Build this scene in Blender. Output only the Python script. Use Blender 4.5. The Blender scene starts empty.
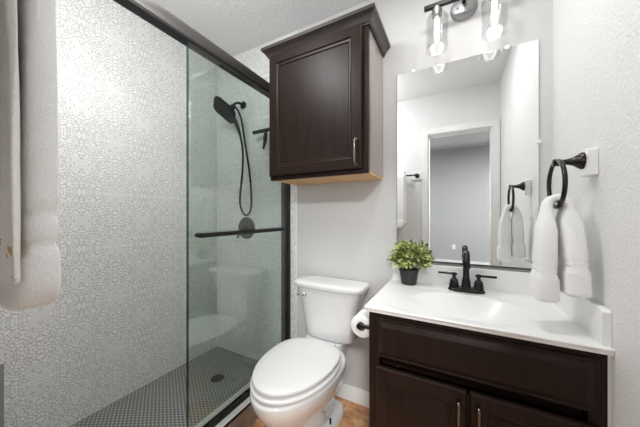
import bpy, bmesh, math, random
from mathutils import Vector, Matrix, noise as mnoise
random.seed(7)
scene = bpy.context.scene
COL = scene.collection
PI = math.pi

# ------------------------------------------------------------------ camera
D, R, XW, CEIL = 1.5, 0.385, -1.81, 2.47          # back wall, right wall, shower wall, ceiling
cam_d = bpy.data.cameras.new('camera')
cam = bpy.data.objects.new('camera', cam_d); COL.objects.link(cam)
cam.location = (0, 0, 1.16)
cam.rotation_euler = (PI/2, 0, 0.4918)
cam_d.sensor_width = 36; cam_d.lens = 253.2/640*36; cam_d.shift_y = 2.2/640
cam_d.clip_start = 0.01
scene.camera = cam

# ------------------------------------------------------------------ world, lights, exposure
w = bpy.data.worlds.new('world'); scene.world = w; w.use_nodes = True
w.node_tree.nodes['Background'].inputs[0].default_value = (0.8, 0.87, 1, 1)
w.node_tree.nodes['Background'].inputs[1].default_value = 0.3
vs = scene.view_settings
vs.view_transform = 'Standard'; vs.look = 'None'; vs.gamma = 1; vs.use_curve_mapping = False
vs.exposure = 0.12
scene.cycles.use_denoising = True
scene.cycles.max_bounces = 12; scene.cycles.diffuse_bounces = 5; scene.cycles.glossy_bounces = 6
scene.cycles.transparent_max_bounces = 24; scene.cycles.transmission_bounces = 8
scene.cycles.sample_clamp_indirect = 4
scene.cycles.caustics_reflective = True; scene.cycles.caustics_refractive = False

def area(name, loc, rot, size, power, col=(1, 1, 1), shape='DISK', sy=None):
    l = bpy.data.lights.new(name, 'AREA'); l.shape = shape; l.size = size
    if sy: l.size_y = sy
    l.energy = power; l.color = col
    o = bpy.data.objects.new(name, l); o.location = loc; o.rotation_euler = rot; COL.objects.link(o)
    return o
LX, LY = -0.92, 0.50                                # ceiling lamp
PW = dict(glow=13.5, lamp=3, shower=1.3, fill_window=60, bulb=0.3, hall=115, center=5.6)
l = bpy.data.lights.new('ceiling_lamp_glow', 'POINT'); l.energy = PW['glow']; l.shadow_soft_size = 0.13; l.color = (0.985, 0.995, 1)
o = bpy.data.objects.new('ceiling_lamp_glow', l); o.location = (LX, LY, 2.25); COL.objects.link(o)
area('ceiling_lamp_light', (LX, LY, 2.375), (0, 0, 0), 0.34, PW['lamp'], (0.985, 0.995, 1))
area('center_fill_light', (-0.06, 0.92, 2.445), (0, 0, 0), 0.15, PW['center'], (0.985, 0.995, 1))  # added fill for the towel edge and the vanity side
area('shower_fill_light', (-1.45, 0.62, 2.445), (0, 0, 0), 0.15, PW['shower'], (0.985, 0.995, 1)).data.spread = 1.5  # added fill to brighten the shower
for wx in (-1.45, 1.55):                             # added fill panels behind the camera, set in invented bedroom windows
    area('bedroom_fill_panel', (wx, -3.70, 1.55), (PI/2, 0, PI), 1.0, PW['fill_window'], (0.985, 0.995, 1), 'RECTANGLE', 1.4)
area('bedroom_fill_light', (0.75, -1.7, 2.62), (0, 0, 0), 0.5, PW['hall'], (0.985, 0.995, 1))  # added fill without a fixture, reaches the toilet through the doorway
def bulb_light(loc, power):
    l = bpy.data.lights.new('vanity_bulb_light', 'POINT'); l.energy = power; l.shadow_soft_size = 0.035
    l.color = (1, 0.98, 0.95)
    o = bpy.data.objects.new('vanity_bulb_light', l); o.location = loc; COL.objects.link(o)

# ------------------------------------------------------------------ materials
def mat(name, col, rough=0.5, metal=0.0, spec=0.5, coat=0.0, bump=None, emit=None):
    m = bpy.data.materials.new(name); m.use_nodes = True
    nt = m.node_tree; b = nt.nodes['Principled BSDF']
    b.inputs['Base Color'].default_value = (*col, 1); b.inputs['Roughness'].default_value = rough
    b.inputs['Metallic'].default_value = metal; b.inputs['Specular IOR Level'].default_value = spec
    b.inputs['Coat Weight'].default_value = coat; b.inputs['Coat Roughness'].default_value = 0.05
    if emit: b.inputs['Emission Color'].default_value = (*emit[0], 1); b.inputs['Emission Strength'].default_value = emit[1]
    if bump:
        sc, st, dist = bump
        tc = nt.nodes.new('ShaderNodeTexCoord'); n = nt.nodes.new('ShaderNodeTexNoise')
        n.inputs['Scale'].default_value = sc; n.inputs['Detail'].default_value = 3
        bp = nt.nodes.new('ShaderNodeBump'); bp.inputs['Strength'].default_value = st; bp.inputs['Distance'].default_value = dist
        nt.links.new(tc.outputs['Object'], n.inputs['Vector']); nt.links.new(n.outputs['Fac'], bp.inputs['Height'])
        nt.links.new(bp.outputs['Normal'], b.inputs['Normal'])
    return m

class NT:                                           # tiny node-building helper
    def __init__(s, m): s.m = m; s.t = m.node_tree; s.b = s.t.nodes['Principled BSDF']
    def n(s, kind, **kw):
        x = s.t.nodes.new(kind)
        for k, v in kw.items(): setattr(x, k, v)
        return x
    def put(s, sock, v):
        if isinstance(v, (int, float)): sock.default_value = v
        elif isinstance(v, tuple): sock.default_value = v
        else: s.t.links.new(v, sock)
    def math(s, op, a, b=None, c=None):
        x = s.n('ShaderNodeMath', operation=op); s.put(x.inputs[0], a)
        if b is not None: s.put(x.inputs[1], b)
        if c is not None: s.put(x.inputs[2], c)
        return x.outputs[0]
    def xyz(s):
        tc = s.n('ShaderNodeTexCoord'); sp = s.n('ShaderNodeSeparateXYZ'); s.t.links.new(tc.outputs['Object'], sp.inputs[0])
        return sp.outputs[0], sp.outputs[1], sp.outputs[2], tc.outputs['Object']
    def comb(s, a, b, c=0.0):
        x = s.n('ShaderNodeCombineXYZ'); s.put(x.inputs[0], a); s.put(x.inputs[1], b); s.put(x.inputs[2], c); return x.outputs[0]
    def ramp(s, fac, stops):
        x = s.n('ShaderNodeValToRGB'); s.put(x.inputs[0], fac); e = x.color_ramp.elements
        while len(e) < len(stops): e.new(0.5)
        for i, (p, c) in enumerate(stops): e[i].position = p; e[i].color = (*c, 1)
        return x.outputs[0]
    def mix(s, fac, a, b):
        x = s.n('ShaderNodeMix', data_type='RGBA'); s.put(x.inputs[0], fac)
        for sk, v in ((x.inputs[6], a), (x.inputs[7], b)):
            if isinstance(v, tuple): sk.default_value = (*v, 1)
            else: s.t.links.new(v, sk)
        return x.outputs[2]
    def noise(s, vec, scale, detail=2.0):
        x = s.n('ShaderNodeTexNoise'); s.t.links.new(vec, x.inputs['Vector']); x.inputs['Scale'].default_value = scale; x.inputs['Detail'].default_value = detail
        return x.outputs['Fac']
    def bump(s, h, strength, dist):
        x = s.n('ShaderNodeBump'); x.inputs['Strength'].default_value = strength; x.inputs['Distance'].default_value = dist
        s.put(x.inputs['Height'], h); s.t.links.new(x.outputs[0], s.b.inputs['Normal'])

def tile_mat(name, axis):
    """glazed grey tile with white raised leaf ornament, mirrored about each tile's centre"""
    m = mat(name, (0.6, 0.6, 0.58), 0.3, spec=0.5); k = NT(m)
    x, y, z, vec = k.xyz(); u = y if axis == 'y' else x
    P = 0.156
    fu = k.math('PINGPONG', k.math('ADD', u, 2*P*20 - 0.607), P)
    fv = k.math('PINGPONG', k.math('ADD', z, 2*P*20 - 0.196), P)
    a = k.math('MULTIPLY', k.math('ADD', fu, fv), 37.0)           # along the diagonal: long leaves
    b = k.math('MULTIPLY', k.math('SUBTRACT', fu, fv), 57.0)
    vo = k.n('ShaderNodeTexVoronoi', feature='DISTANCE_TO_EDGE', voronoi_dimensions='2D')
    nz = k.noise(k.comb(fu, fv), 30.0)
    k.t.links.new(k.comb(k.math('ADD', a, k.math('MULTIPLY', nz, 2.2)), k.math('ADD', b, k.math('MULTIPLY', nz, 2.2))), vo.inputs['Vector'])
    vo.inputs['Scale'].default_value = 1.0
    leaf = k.n('ShaderNodeMapRange', interpolation_type='SMOOTHSTEP'); k.t.links.new(vo.outputs['Distance'], leaf.inputs[0])
    leaf.inputs[1].default_value = 0.06; leaf.inputs[2].default_value = 0.22
    leaf = leaf.outputs[0]
    def star(a0):
        du = k.math('SUBTRACT', fu, a0); dv = k.math('SUBTRACT', fv, a0)
        r = k.math('SQRT', k.math('ADD', k.math('MULTIPLY', du, du), k.math('MULTIPLY', dv, dv)))
        dg = k.math('ABSOLUTE', k.math('SUBTRACT', du, dv))
        on = k.math('MULTIPLY', k.math('LESS_THAN', r, 0.060), k.math('LESS_THAN', dg, 0.019))
        st = k.math('LESS_THAN', k.math('FRACT', k.math('DIVIDE', k.math('ADD', dg, 0.0042), 0.0135)), 0.62)
        return on, st
    for a0 in (0.0, P):
        on, st = star(a0)
        leaf = k.math('ADD', k.math('MULTIPLY', leaf, k.math('SUBTRACT', 1.0, on)), k.math('MULTIPLY', on, k.math('MULTIPLY_ADD', st, 0.7, 0.2)))
    gz = k.math('ABSOLUTE', k.math('SUBTRACT', k.math('PINGPONG', k.math('ADD', z, 2*P*20 - 0.04 + P), P), P))
    gz = k.math('LESS_THAN', gz, 0.0028)
    gu = k.math('ABSOLUTE', k.math('SUBTRACT', k.math('PINGPONG', k.math('ADD', u, 4*P*20 - 0.607 + P), 2*P), 2*P))
    gu = k.math('LESS_THAN', gu, 0.0012)
    g = k.math('MAXIMUM', gz, gu)
    col = k.mix(leaf, (0.55, 0.555, 0.54), (0.88, 0.885, 0.87))
    col = k.mix(g, col, (0.80, 0.80, 0.785))
    k.t.links.new(col, k.b.inputs['Base Color'])
    k.t.links.new(k.math('SUBTRACT', 0.55, k.math('MULTIPLY', leaf, 0.27)), k.b.inputs['Roughness'])
    k.bump(leaf, 0.35, 0.002)
    return m

def wall_mat(name, col, scale=95, strength=0.3):
    m = mat(name, col, 0.6, spec=0.35); k = NT(m); x, y, z, vec = k.xyz()
    n1 = k.noise(vec, scale, 2.0)
    h = k.ramp(n1, [(0.42, (0, 0, 0)), (0.62, (1, 1, 1))])
    k.bump(h, strength, 0.0025); return m

def penny_mat():
    m = mat('shower_floor_mosaic', (0.1, 0.1, 0.1), 0.4); k = NT(m); x, y, z, vec = k.xyz()
    A = 0.0215; B = A*1.7320508
    def cell(off):
        fx = k.math('MULTIPLY', k.math('SUBTRACT', k.math('FRACT', k.math('ADD', k.math('DIVIDE', y, A), 100+off)), 0.5), A)
        fy = k.math('MULTIPLY', k.math('SUBTRACT', k.math('FRACT', k.math('ADD', k.math('DIVIDE', x, B), 100+off)), 0.5), B)
        return k.math('SQRT', k.math('ADD', k.math('MULTIPLY', fx, fx), k.math('MULTIPLY', fy, fy)))
    d = k.math('MINIMUM', cell(0.0), cell(0.5))
    f = k.n('ShaderNodeMapRange', interpolation_type='SMOOTHSTEP'); k.t.links.new(d, f.inputs[0])
    f.inputs[1].default_value = 0.0082; f.inputs[2].default_value = 0.0096
    nz = k.noise(vec, 30)
    tile = k.mix(nz, (0.055, 0.055, 0.052), (0.11, 0.108, 0.10))
    k.t.links.new(k.mix(f.outputs[0], tile, (0.42, 0.415, 0.395)), k.b.inputs['Base Color'])
    k.bump(k.math('SUBTRACT', 1.0, f.outputs[0]), 0.4, 0.002)
    return m

def slate_mat():
    m = mat('brown_slate_tile', (0.4, 0.25, 0.15), 0.5); k = NT(m); x, y, z, vec = k.xyz()
    n1 = k.noise(vec, 9, 6.0); n2 = k.noise(vec, 38, 5.0)
    f = k.math('ADD', k.math('MULTIPLY', n1, 0.6), k.math('MULTIPLY', n2, 0.4))
    col = k.ramp(f, [(0.34, (0.26, 0.13, 0.07)), (0.46, (0.52, 0.25, 0.115)), (0.56, (0.68, 0.37, 0.18)), (0.68, (0.76, 0.50, 0.31))])
    gx = k.math('LESS_THAN', k.math('ABSOLUTE', k.math('SUBTRACT', k.math('FRACT', k.math('DIVIDE', k.math('ADD', x, 10.33), 0.33)), 0.5)), 0.008)
    gy = k.math('LESS_THAN', k.math('ABSOLUTE', k.math('SUBTRACT', k.math('FRACT', k.math('DIVIDE', k.math('ADD', y, 10.0), 0.33)), 0.5)), 0.008)
    k.t.links.new(k.mix(k.math('MAXIMUM', gx, gy), col, (0.28, 0.20, 0.15)), k.b.inputs['Base Color'])
    k.bump(f, 0.3, 0.004)
    return m

def glass_mat(name, tint, gloss=(1, 1, 1), ior=1.5, rough=0.0):
    m = bpy.data.materials.new(name); m.use_nodes = True; nt = m.node_tree
    nt.nodes.remove(nt.nodes['Principled BSDF']); out = nt.nodes['Material Output']
    t = nt.nodes.new('ShaderNodeBsdfTransparent'); t.inputs[0].default_value = (*tint, 1)
    g = nt.nodes.new('ShaderNodeBsdfGlossy'); g.inputs['Roughness'].default_value = rough; g.inputs[0].default_value = (*gloss, 1)
    lw = nt.nodes.new('ShaderNodeLayerWeight'); pw = nt.nodes.new('ShaderNodeMath'); pw.operation = 'POWER'
    nt.links.new(lw.outputs['Facing'], pw.inputs[0]); pw.inputs[1].default_value = 5.0      # Schlick reflectance, the same from either side
    f0 = ((ior-1)/(ior+1))**2; f = nt.nodes.new('ShaderNodeMath'); f.operation = 'MULTIPLY_ADD'
    nt.links.new(pw.outputs[0], f.inputs[0]); f.inputs[1].default_value = 1-f0; f.inputs[2].default_value = f0
    x = nt.nodes.new('ShaderNodeMixShader')
    nt.links.new(f.outputs[0], x.inputs[0]); nt.links.new(t.outputs[0], x.inputs[1]); nt.links.new(g.outputs[0], x.inputs[2])
    nt.links.new(x.outputs[0], out.inputs[0]); return m

def wood_mat(name, c0, c1, rough, spec=0.5, coat=0.0, stretch=(30, 30, 2)):
    m = mat(name, c0, rough, spec=spec, coat=coat); k = NT(m); x, y, z, vec = k.xyz()
    v = k.comb(k.math('MULTIPLY', x, float(stretch[0])), k.math('MULTIPLY', y, float(stretch[1])), k.math('MULTIPLY', z, float(stretch[2])))
    n = k.noise(v, 1.6, 5.0)
    k.t.links.new(k.ramp(n, [(0.3, c0), (0.7, c1)]), k.b.inputs['Base Color']); return m

def cloth_mat(name, col, gold=False):
    m = mat(name, col, 0.95, spec=0.1); k = NT(m); x, y, z, vec = k.xyz()
    n = k.math('ADD', k.noise(vec, 420, 3.0), k.math('MULTIPLY', k.noise(vec, 130, 2.0), 0.9))
    if gold:                                       # embroidered gold leaf sprigs near the hem
        wv = k.n('ShaderNodeTexVoronoi', feature='F1'); k.t.links.new(vec, wv.inputs['Vector']); wv.inputs['Scale'].default_value = 42
        spot = k.math('LESS_THAN', wv.outputs['Distance'], 0.42)
        n2 = k.noise(vec, 30, 2.0)
        spot = k.math('MULTIPLY', spot, k.math('GREATER_THAN', n2, 0.5))
        band = k.math('MULTIPLY', k.math('GREATER_THAN', z, -0.53), k.math('LESS_THAN', z, -0.43))
        k.t.links.new(k.mix(k.math('MULTIPLY', spot, band), col, (0.58, 0.38, 0.16)), k.b.inputs['Base Color'])
    k.b.inputs['Sheen Weight'].default_value = 0.15
    k.bump(n, 0.55, 0.003); return m

def leaf_mat():
    m = mat('leaf_green', (0.2, 0.3, 0.08), 0.45); k = NT(m); x, y, z, vec = k.xyz()
    n = k.noise(vec, 55, 1.0)
    k.t.links.new(k.ramp(n, [(0.30, (0.05, 0.10, 0.025)), (0.43, (0.22, 0.30, 0.07)), (0.54, (0.48, 0.54, 0.19)), (0.68, (0.72, 0.73, 0.42))]), k.b.inputs['Base Color'])
    return m

M = dict(
    wall=wall_mat('wall_paint_shaded', (0.585, 0.58, 0.575), 110, 0.16),  # same room paint as wall_r, darkened to imitate weaker light here
    wall_r=wall_mat('wall_paint_lit_orange_peel', (0.78, 0.78, 0.775), 120, 0.42),  # room paint lightened to imitate stronger light on right and front walls
    ceil=wall_mat('knockdown_ceiling', (0.80, 0.80, 0.80), 45, 0.5),
    room=mat('bedroom_grey_paint', (0.42, 0.42, 0.42), 0.8), carpet=mat('grey_carpet', (0.22, 0.22, 0.22), 0.95, bump=(200, 0.8, 0.01)),
    tile_l=tile_mat('patterned_tile_side', 'y'), tile_b=tile_mat('patterned_tile_end', 'x'),
    penny=penny_mat(), slate=slate_mat(), trim=mat('white_trim_paint', (0.82, 0.82, 0.81), 0.35),
    curb=wall_mat('curb_tile', (0.62, 0.61, 0.58), 60, 0.3), curbside=wood_mat('curb_face_tile', (0.25, 0.21, 0.18), (0.42, 0.37, 0.33), 0.5, stretch=(20, 8, 40)),
    black=mat('matte_black_metal', (0.011, 0.011, 0.012), 0.42, 0.0, spec=0.3), bronze=mat('oil_rubbed_bronze', (0.03, 0.027, 0.026), 0.24, 0.75),
    header=mat('dark_bronze_rail', (0.115, 0.108, 0.102), 0.36, 0.8),
    espresso=wood_mat('espresso_wood', (0.014, 0.0072, 0.0055), (0.022, 0.012, 0.009), 0.33, 0.15, stretch=(30, 30, 3)),
    side=wood_mat('side_veneer_with_glare', (0.22, 0.17, 0.14), (0.31, 0.245, 0.205), 0.33, 1.0, 1.0, stretch=(30, 30, 3)), crown=mat('polished_espresso', (0.022, 0.014, 0.012), 0.3, spec=0.6, coat=0.5), maple=wood_mat('raw_maple', (0.62, 0.37, 0.17), (0.72, 0.47, 0.24), 0.55, stretch=(3, 30, 30)),
    porcelain=mat('white_porcelain', (0.74, 0.74, 0.735), 0.12, coat=0.5), seat=mat('white_toilet_seat', (0.74, 0.74, 0.735), 0.25),
    chrome=mat('chrome', (0.75, 0.75, 0.75), 0.15, 1.0), nickel=mat('brushed_nickel', (0.36, 0.36, 0.36), 0.45, 1.0),
    marble=mat('white_cultured_marble', (0.83, 0.828, 0.82), 0.3, coat=0.1),
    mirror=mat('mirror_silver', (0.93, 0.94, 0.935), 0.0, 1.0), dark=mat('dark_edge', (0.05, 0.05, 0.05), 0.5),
    glass=glass_mat('shower_glass', (0.855, 0.905, 0.884), ior=1.75), clear=glass_mat('clear_shade_glass', (0.93, 0.93, 0.93), ior=1.6),
    bulb=mat('lit_bulb', (1, 1, 1), 0.3, emit=((1, 0.98, 0.95), 2.6)), dome=mat('lit_opal_glass', (0.9, 0.9, 0.9), 0.4, emit=((1, 0.98, 0.95), 2.6)),
    towel=cloth_mat('white_terry', (0.90, 0.90, 0.895)), towel_w=cloth_mat('ivory_terry', (0.92, 0.92, 0.915)), gold=cloth_mat('ivory_cloth_gold_sprigs', (0.87, 0.85, 0.81), True),
    pot=mat('dark_plastic_pot', (0.022, 0.022, 0.022), 0.5), soil=mat('soil', (0.05, 0.035, 0.025), 0.95, bump=(120, 1, 0.01)),
    leaf=leaf_mat(), stem=mat('stem', (0.12, 0.16, 0.05), 0.6), paper=mat('toilet_paper', (0.84, 0.84, 0.83), 0.95, bump=(300, 0.3, 0.002)),
    card=mat('cardboard_core', (0.35, 0.26, 0.18), 0.9), plate=mat('white_plastic', (0.82, 0.82, 0.80), 0.3),
    bench=wall_mat('grey_bench_tile', (0.30, 0.29, 0.29), 60, 0.2), caulk=mat('white_grout_edge', (0.8, 0.8, 0.78), 0.6),
    polished=mat('polished_bronze', (0.22, 0.175, 0.145), 0.16, 1.0), edge=mat('dark_green_glass_edge', (0.02, 0.045, 0.038), 0.15, spec=0.8), hole=mat('dark_strainer', (0.02, 0.02, 0.02), 0.6), steel=mat('dull_steel', (0.35, 0.35, 0.34), 0.4, 0.9))

# ------------------------------------------------------------------ mesh helpers
def V(*a): return Vector(a)
def new(): return bmesh.new()
def box(bm, x0, x1, y0, y1, z0, z1):
    r = bmesh.ops.create_cube(bm, size=1)['verts']
    for v in r:
        v.co = Vector(((x0+x1)/2+v.co.x*(x1-x0), (y0+y1)/2+v.co.y*(y1-y0), (z0+z1)/2+v.co.z*(z1-z0)))
    return bm
def loft(bm, rings, cap=True, closed=True):
    vr = [[bm.verts.new(p) for p in r] for r in rings]
    for a, b in zip(vr, vr[1:]):
        n = len(a)
        for i in range(n if closed else n-1):
            bm.faces.new((a[i], a[(i+1) % n], b[(i+1) % n], b[i]))
    if cap: bm.faces.new(vr[0][::-1]); bm.faces.new(vr[-1])
    return bm
def basis(d):
    d = d.normalized(); a = Vector((0, 0, 1)) if abs(d.z) < 0.9 else Vector((1, 0, 0))
    u = d.cross(a).normalized(); return u, d.cross(u).normalized()
def lathe(bm, org, axis, prof, seg=24, cap=True):
    """prof: list of (distance along axis, radius)"""
    ax = Vector(axis).normalized(); u, v = basis(ax); o = Vector(org)
    return loft(bm, [[o+ax*h+(u*math.cos(2*PI*i/seg)+v*math.sin(2*PI*i/seg))*max(r, 1e-4) for i in range(seg)] for h, r in prof], cap)
def tube(bm, pts, r, seg=12, closed=False):
    pts = [Vector(p) for p in pts]; n = len(pts); rings = []; u = None
    for i, p in enumerate(pts):
        a = pts[(i-1) % n] if (closed or i) else p; b = pts[(i+1) % n] if (closed or i < n-1) else p
        d = (b-a).normalized()
        if u is None: u, _ = basis(d)
        u = (u-d*u.dot(d)).normalized(); v = d.cross(u)
        rr = r(i/(n-1)) if callable(r) else r
        rings.append([p+(u*math.cos(2*PI*k/seg)+v*math.sin(2*PI*k/seg))*rr for k in range(seg)])
    if closed: rings.append(rings[0]); loft(bm, rings, cap=False); bmesh.ops.remove_doubles(bm, verts=bm.verts[:], dist=1e-6)
    else: loft(bm, rings)
    return bm
def smooth_path(ctrl, n=12):
    P = [Vector(c) for c in ctrl]; P = [P[0]*2-P[1]]+P+[P[-1]*2-P[-2]]; out = []
    for i in range(1, len(P)-2):
        for k in range(n):
            t = k/n; a, b, c, d = P[i-1:i+3]
            out.append(0.5*((2*b)+(c-a)*t+(2*a-5*b+4*c-d)*t*t+(3*b-a-3*c+d)*t**3))
    out.append(P[-2]); return out
def nested(bm, x0, x1, z0, z1, y, steps):
    """rectangular front facing -y: steps of (inset, how far out of the plane y)"""
    rings = [[V(x0+i, y-o, z0+i), V(x1-i, y-o, z0+i), V(x1-i, y-o, z1-i), V(x0+i, y-o, z1-i)] for i, o in steps]
    return loft(bm, rings)
def superring(cx, cy, hx, hy, z, n=40, p=2.5, front=None):
    out = []
    for i in range(n):
        t = 2*PI*i/n; c, s = math.cos(t), math.sin(t)
        out.append(V(cx+hx*math.copysign(abs(c)**(2/p), c), cy+hy*math.copysign(abs(s)**(2/p), s), z))
    return out

def finish(name, bm, m, parent=None, origin=None, bevel=0, sharp=40, sub=0, seg=2):
    bmesh.ops.recalc_face_normals(bm, faces=bm.faces[:])
    o0 = Vector(origin) if origin is not None else (parent['_o'] if parent and '_o' in parent else Vector((0, 0, 0)))
    o0 = Vector(o0)
    if o0.length: bmesh.ops.translate(bm, verts=bm.verts[:], vec=-o0)
    me = bpy.data.meshes.new(name); bm.to_mesh(me); bm.free()
    me.materials.append(m)
    me.polygons.foreach_set('use_smooth', [True]*len(me.polygons)); me.set_sharp_from_angle(angle=math.radians(sharp))
    o = bpy.data.objects.new(name, me); COL.objects.link(o)
    if parent: o.parent = parent
    elif o0.length: o.location = o0
    if bevel:
        b = o.modifiers.new('bevel', 'BEVEL'); b.width = bevel; b.segments = seg; b.limit_method = 'ANGLE'; b.angle_limit = math.radians(35)
    if sub:
        s = o.modifiers.new('subsurf', 'SUBSURF'); s.levels = sub; s.render_levels = sub
    return o
ORIG = {}
def thing(name, label, cat, loc, group=None):
    o = bpy.data.objects.new(name, None); o.empty_display_size = 0.05; COL.objects.link(o); o.location = loc
    o['label'] = label; o['category'] = cat
    if group: o['group'] = group
    ORIG[o.name] = Vector(loc); return o
def root_of(o):
    while o.parent: o = o.parent
    return o
def part(name, bm, m, parent, label=None, **kw):
    o = finish(name, bm, m, parent, origin=ORIG[root_of(parent).name], **kw)
    if label: o['label'] = label
    return o
def struct(name, bm, m, **kw):
    o = finish(name, bm, m, **kw); o['kind'] = 'structure'; return o
def tag(o, label, cat, group=None):
    o['label'] = label; o['category'] = cat
    if group: o['group'] = group
    return o

# ------------------------------------------------------------------ room shell
T = 0.1
struct('floor', box(new(), -1.0, R, -0.14, D, -0.05, 0), M['slate'])
struct('floor_shower', box(new(), XW, -1.02, -0.02, D, -0.05, 0.04), M['penny'])
struct('ceiling', box(new(), XW-T, R+T, -0.14, D+T, CEIL, CEIL+0.08), M['ceil'])
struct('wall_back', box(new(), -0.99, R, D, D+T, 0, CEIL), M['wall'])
struct('wall_shower', box(new(), XW, -0.99, D, D+T, 0, CEIL), M['tile_b'])
struct('wall_left', box(new(), XW-T, XW, -0.02, D+T, 0, CEIL), M['tile_l'])
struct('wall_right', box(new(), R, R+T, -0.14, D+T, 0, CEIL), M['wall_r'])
DX0, DX1, DZ = -0.268, 0.318, 2.04                    # doorway behind the camera
bm = new()
box(bm, XW-T, DX0, -0.14, -0.02, 0, CEIL); box(bm, DX1, R, -0.14, -0.02, 0, CEIL); box(bm, DX0, DX1, -0.14, -0.02, DZ, CEIL)
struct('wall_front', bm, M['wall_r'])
bm = new(); cw = 0.062
box(bm, DX0-cw, DX0, -0.02, -0.004, 0, DZ+cw); box(bm, DX1, DX1+cw, -0.02, -0.004, 0, DZ+cw); box(bm, DX0, DX1, -0.02, -0.004, DZ, DZ+cw)
box(bm, DX0, DX0+0.012, -0.14, -0.02, 0, DZ); box(bm, DX1-0.012, DX1, -0.14, -0.02, 0, DZ); box(bm, DX0+0.012, DX1-0.012, -0.14, -0.02, DZ-0.012, DZ)
struct('trim_1', bm, M['trim'], bevel=0.003)
# the bedroom seen through the doorway in the mirror
struct('floor_bedroom', box(new(), -2.4, 2.2, -3.8, -0.14, -0.05, 0), M['carpet'])
struct('ceiling_bedroom', box(new(), -2.4, 2.2, -3.8, -0.14, 2.75, 2.83), M['room'])
struct('wall_bedroom_far', box(new(), -2.4, 2.2, -3.9, -3.8, 0, 2.75), M['room'])
struct('wall_bedroom_left', box(new(), -2.5, -2.4, -3.9, -0.14, 0, 2.75), M['room'])
struct('wall_bedroom_right', box(new(), 2.2, 2.3, -3.9, -0.14, 0, 2.75), M['room'])
bm = new(); box(bm, -2.4, DX0, -0.2, -0.14, 0, 2.75); box(bm, DX1, 2.2, -0.2, -0.14, 0, 2.75); box(bm, DX0, DX1, -0.2, -0.14, DZ, 2.75)
struct('wall_bedroom_near', bm, M['room'])
for n_, wx in ((1, -1.45), (2, 1.55)):
    bm = new()
    for a in (wx-0.56, wx+0.50): box(bm, a, a+0.06, -3.8, -3.765, 0.79, 2.31)
    for z in (0.79, 2.25): box(bm, wx-0.50, wx+0.50, -3.8, -3.765, z, z+0.06)
    box(bm, wx-0.50, wx+0.50, -3.79, -3.775, 1.53, 1.57)
    struct('fill_window_%d' % n_, bm, M['trim'], bevel=0.003)  # unseen frames added to house the fill panels
struct('baseboard_bedroom', box(new(), -2.4, 2.2, -3.8, -3.785, 0, 0.11), M['trim'])
# back baseboard with a moulded top
def base_profile(y): return [(y, 0), (y-0.014, 0), (y-0.014, 0.058), (y-0.010, 0.066), (y-0.009, 0.076), (y-0.004, 0.086), (y, 0.087)]
struct('baseboard_back', loft(new(), [[V(x, a, z) for a, z in base_profile(D)] for x in (-0.985, -0.31)]), M['trim'])
# shower curb, tile-capped, with a brown face and a dark metal edge
struct('trim_2', box(new(), -1.139, -1.006, -0.02, D, 0.04, 0.12), M['curb'], bevel=0.003)
struct('trim_3', box(new(), -1.006, -1.0, -0.02, D, 0, 0.116), M['curbside'])
struct('trim_4', box(new(), -1.008, -0.998, -0.02, D, 0.1155, 0.1215), M['bronze'])
# white edge strip where the tile meets the painted wall
struct('trim_5', box(new(), -0.993, -0.987, D-0.003, D, 0.12, CEIL), M['trim'], bevel=0.001)

# ------------------------------------------------------------------ wall cabinet over the toilet
cx0, cx1, cyf, cz0, cz1 = -0.985, -0.378, 1.212, 1.373, 2.125
wc = thing('wall_cabinet', 'dark espresso wall cabinet hung above the toilet', 'cabinet', ((cx0+cx1)/2, D, cz0))
bm = new(); box(bm, cx0, cx1, cyf, D, cz0+0.012, cz1)
part('carcass', bm, M['side'], wc)  # brown veneer, its colour lightened to stand in for glare
bm = new(); ff = 0.038                               # face frame
box(bm, cx0-0.001, cx0+ff, cyf-0.004, cyf+0.014, cz0-0.002, cz1); box(bm, cx1-ff, cx1+0.001, cyf-0.004, cyf+0.014, cz0-0.002, cz1)
box(bm, cx0+ff, cx1-ff, cyf-0.004, cyf+0.014, cz0-0.002, cz0+0.035); box(bm, cx0+ff, cx1-ff, cyf-0.004, cyf+0.014, cz1-0.04, cz1)
part('face_frame', bm, M['espresso'], wc)
part('bottom_panel', box(new(), cx0+0.002, cx1-0.002, cyf+0.014, D, cz0, cz0+0.0115), M['maple'], wc, label='pale unfinished wood underside')
bm = new()
nested(bm, cx0+0.004, -0.406, 1.393, 2.108, cyf-0.0045, [(0, 0), (0, 0.017), (0.004, 0.021), (0.052, 0.021), (0.056, 0.016), (0.062, 0.014), (0.068, 0.0135), (0.073, 0.009), (0.08, 0.0085)])
door = part('door', bm, M['espresso'], wc, sharp=25)
bm = new(); hx = -0.434
tube(bm, smooth_path([(hx, cyf-0.026, 1.535), (hx, cyf-0.046, 1.530), (hx, cyf-0.050, 1.51), (hx, cyf-0.050, 1.44), (hx, cyf-0.046, 1.42), (hx, cyf-0.026, 1.415)], 6), 0.0055, 10)
lathe(bm, (hx, cyf-0.0255, 1.535), (0, -1, 0), [(0, 0.008), (0.004, 0.008), (0.005, 0.005)], 12); lathe(bm, (hx, cyf-0.0255, 1.415), (0, -1, 0), [(0, 0.008), (0.004, 0.008), (0.005, 0.005)], 12)
part('handle', bm, M['polished'], door, label='polished bronze pull')
prof = [(0.004, 2.098), (0.009, 2.098), (0.009, 2.107), (0.014, 2.110), (0.020, 2.120), (0.029, 2.133), (0.038, 2.141), (0.043, 2.145), (0.043, 2.162), (0.004, 2.162)]
bm = new()
loft(bm, [[V(cx0-o, D, z), V(cx0-o, cyf-o, z), V(cx1+o, cyf-o, z), V(cx1+o, D, z)] for o, z in prof], cap=False, closed=False)
vs_ = [bm.verts.new(p) for p in (V(cx0-0.004, D, 2.162), V(cx0-0.004, cyf-0.004, 2.162), V(cx1+0.004, cyf-0.004, 2.162), V(cx1+0.004, D, 2.162))]; bm.faces.new(vs_)
part('crown_molding', bm, M['crown'], wc, sharp=25)

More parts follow.
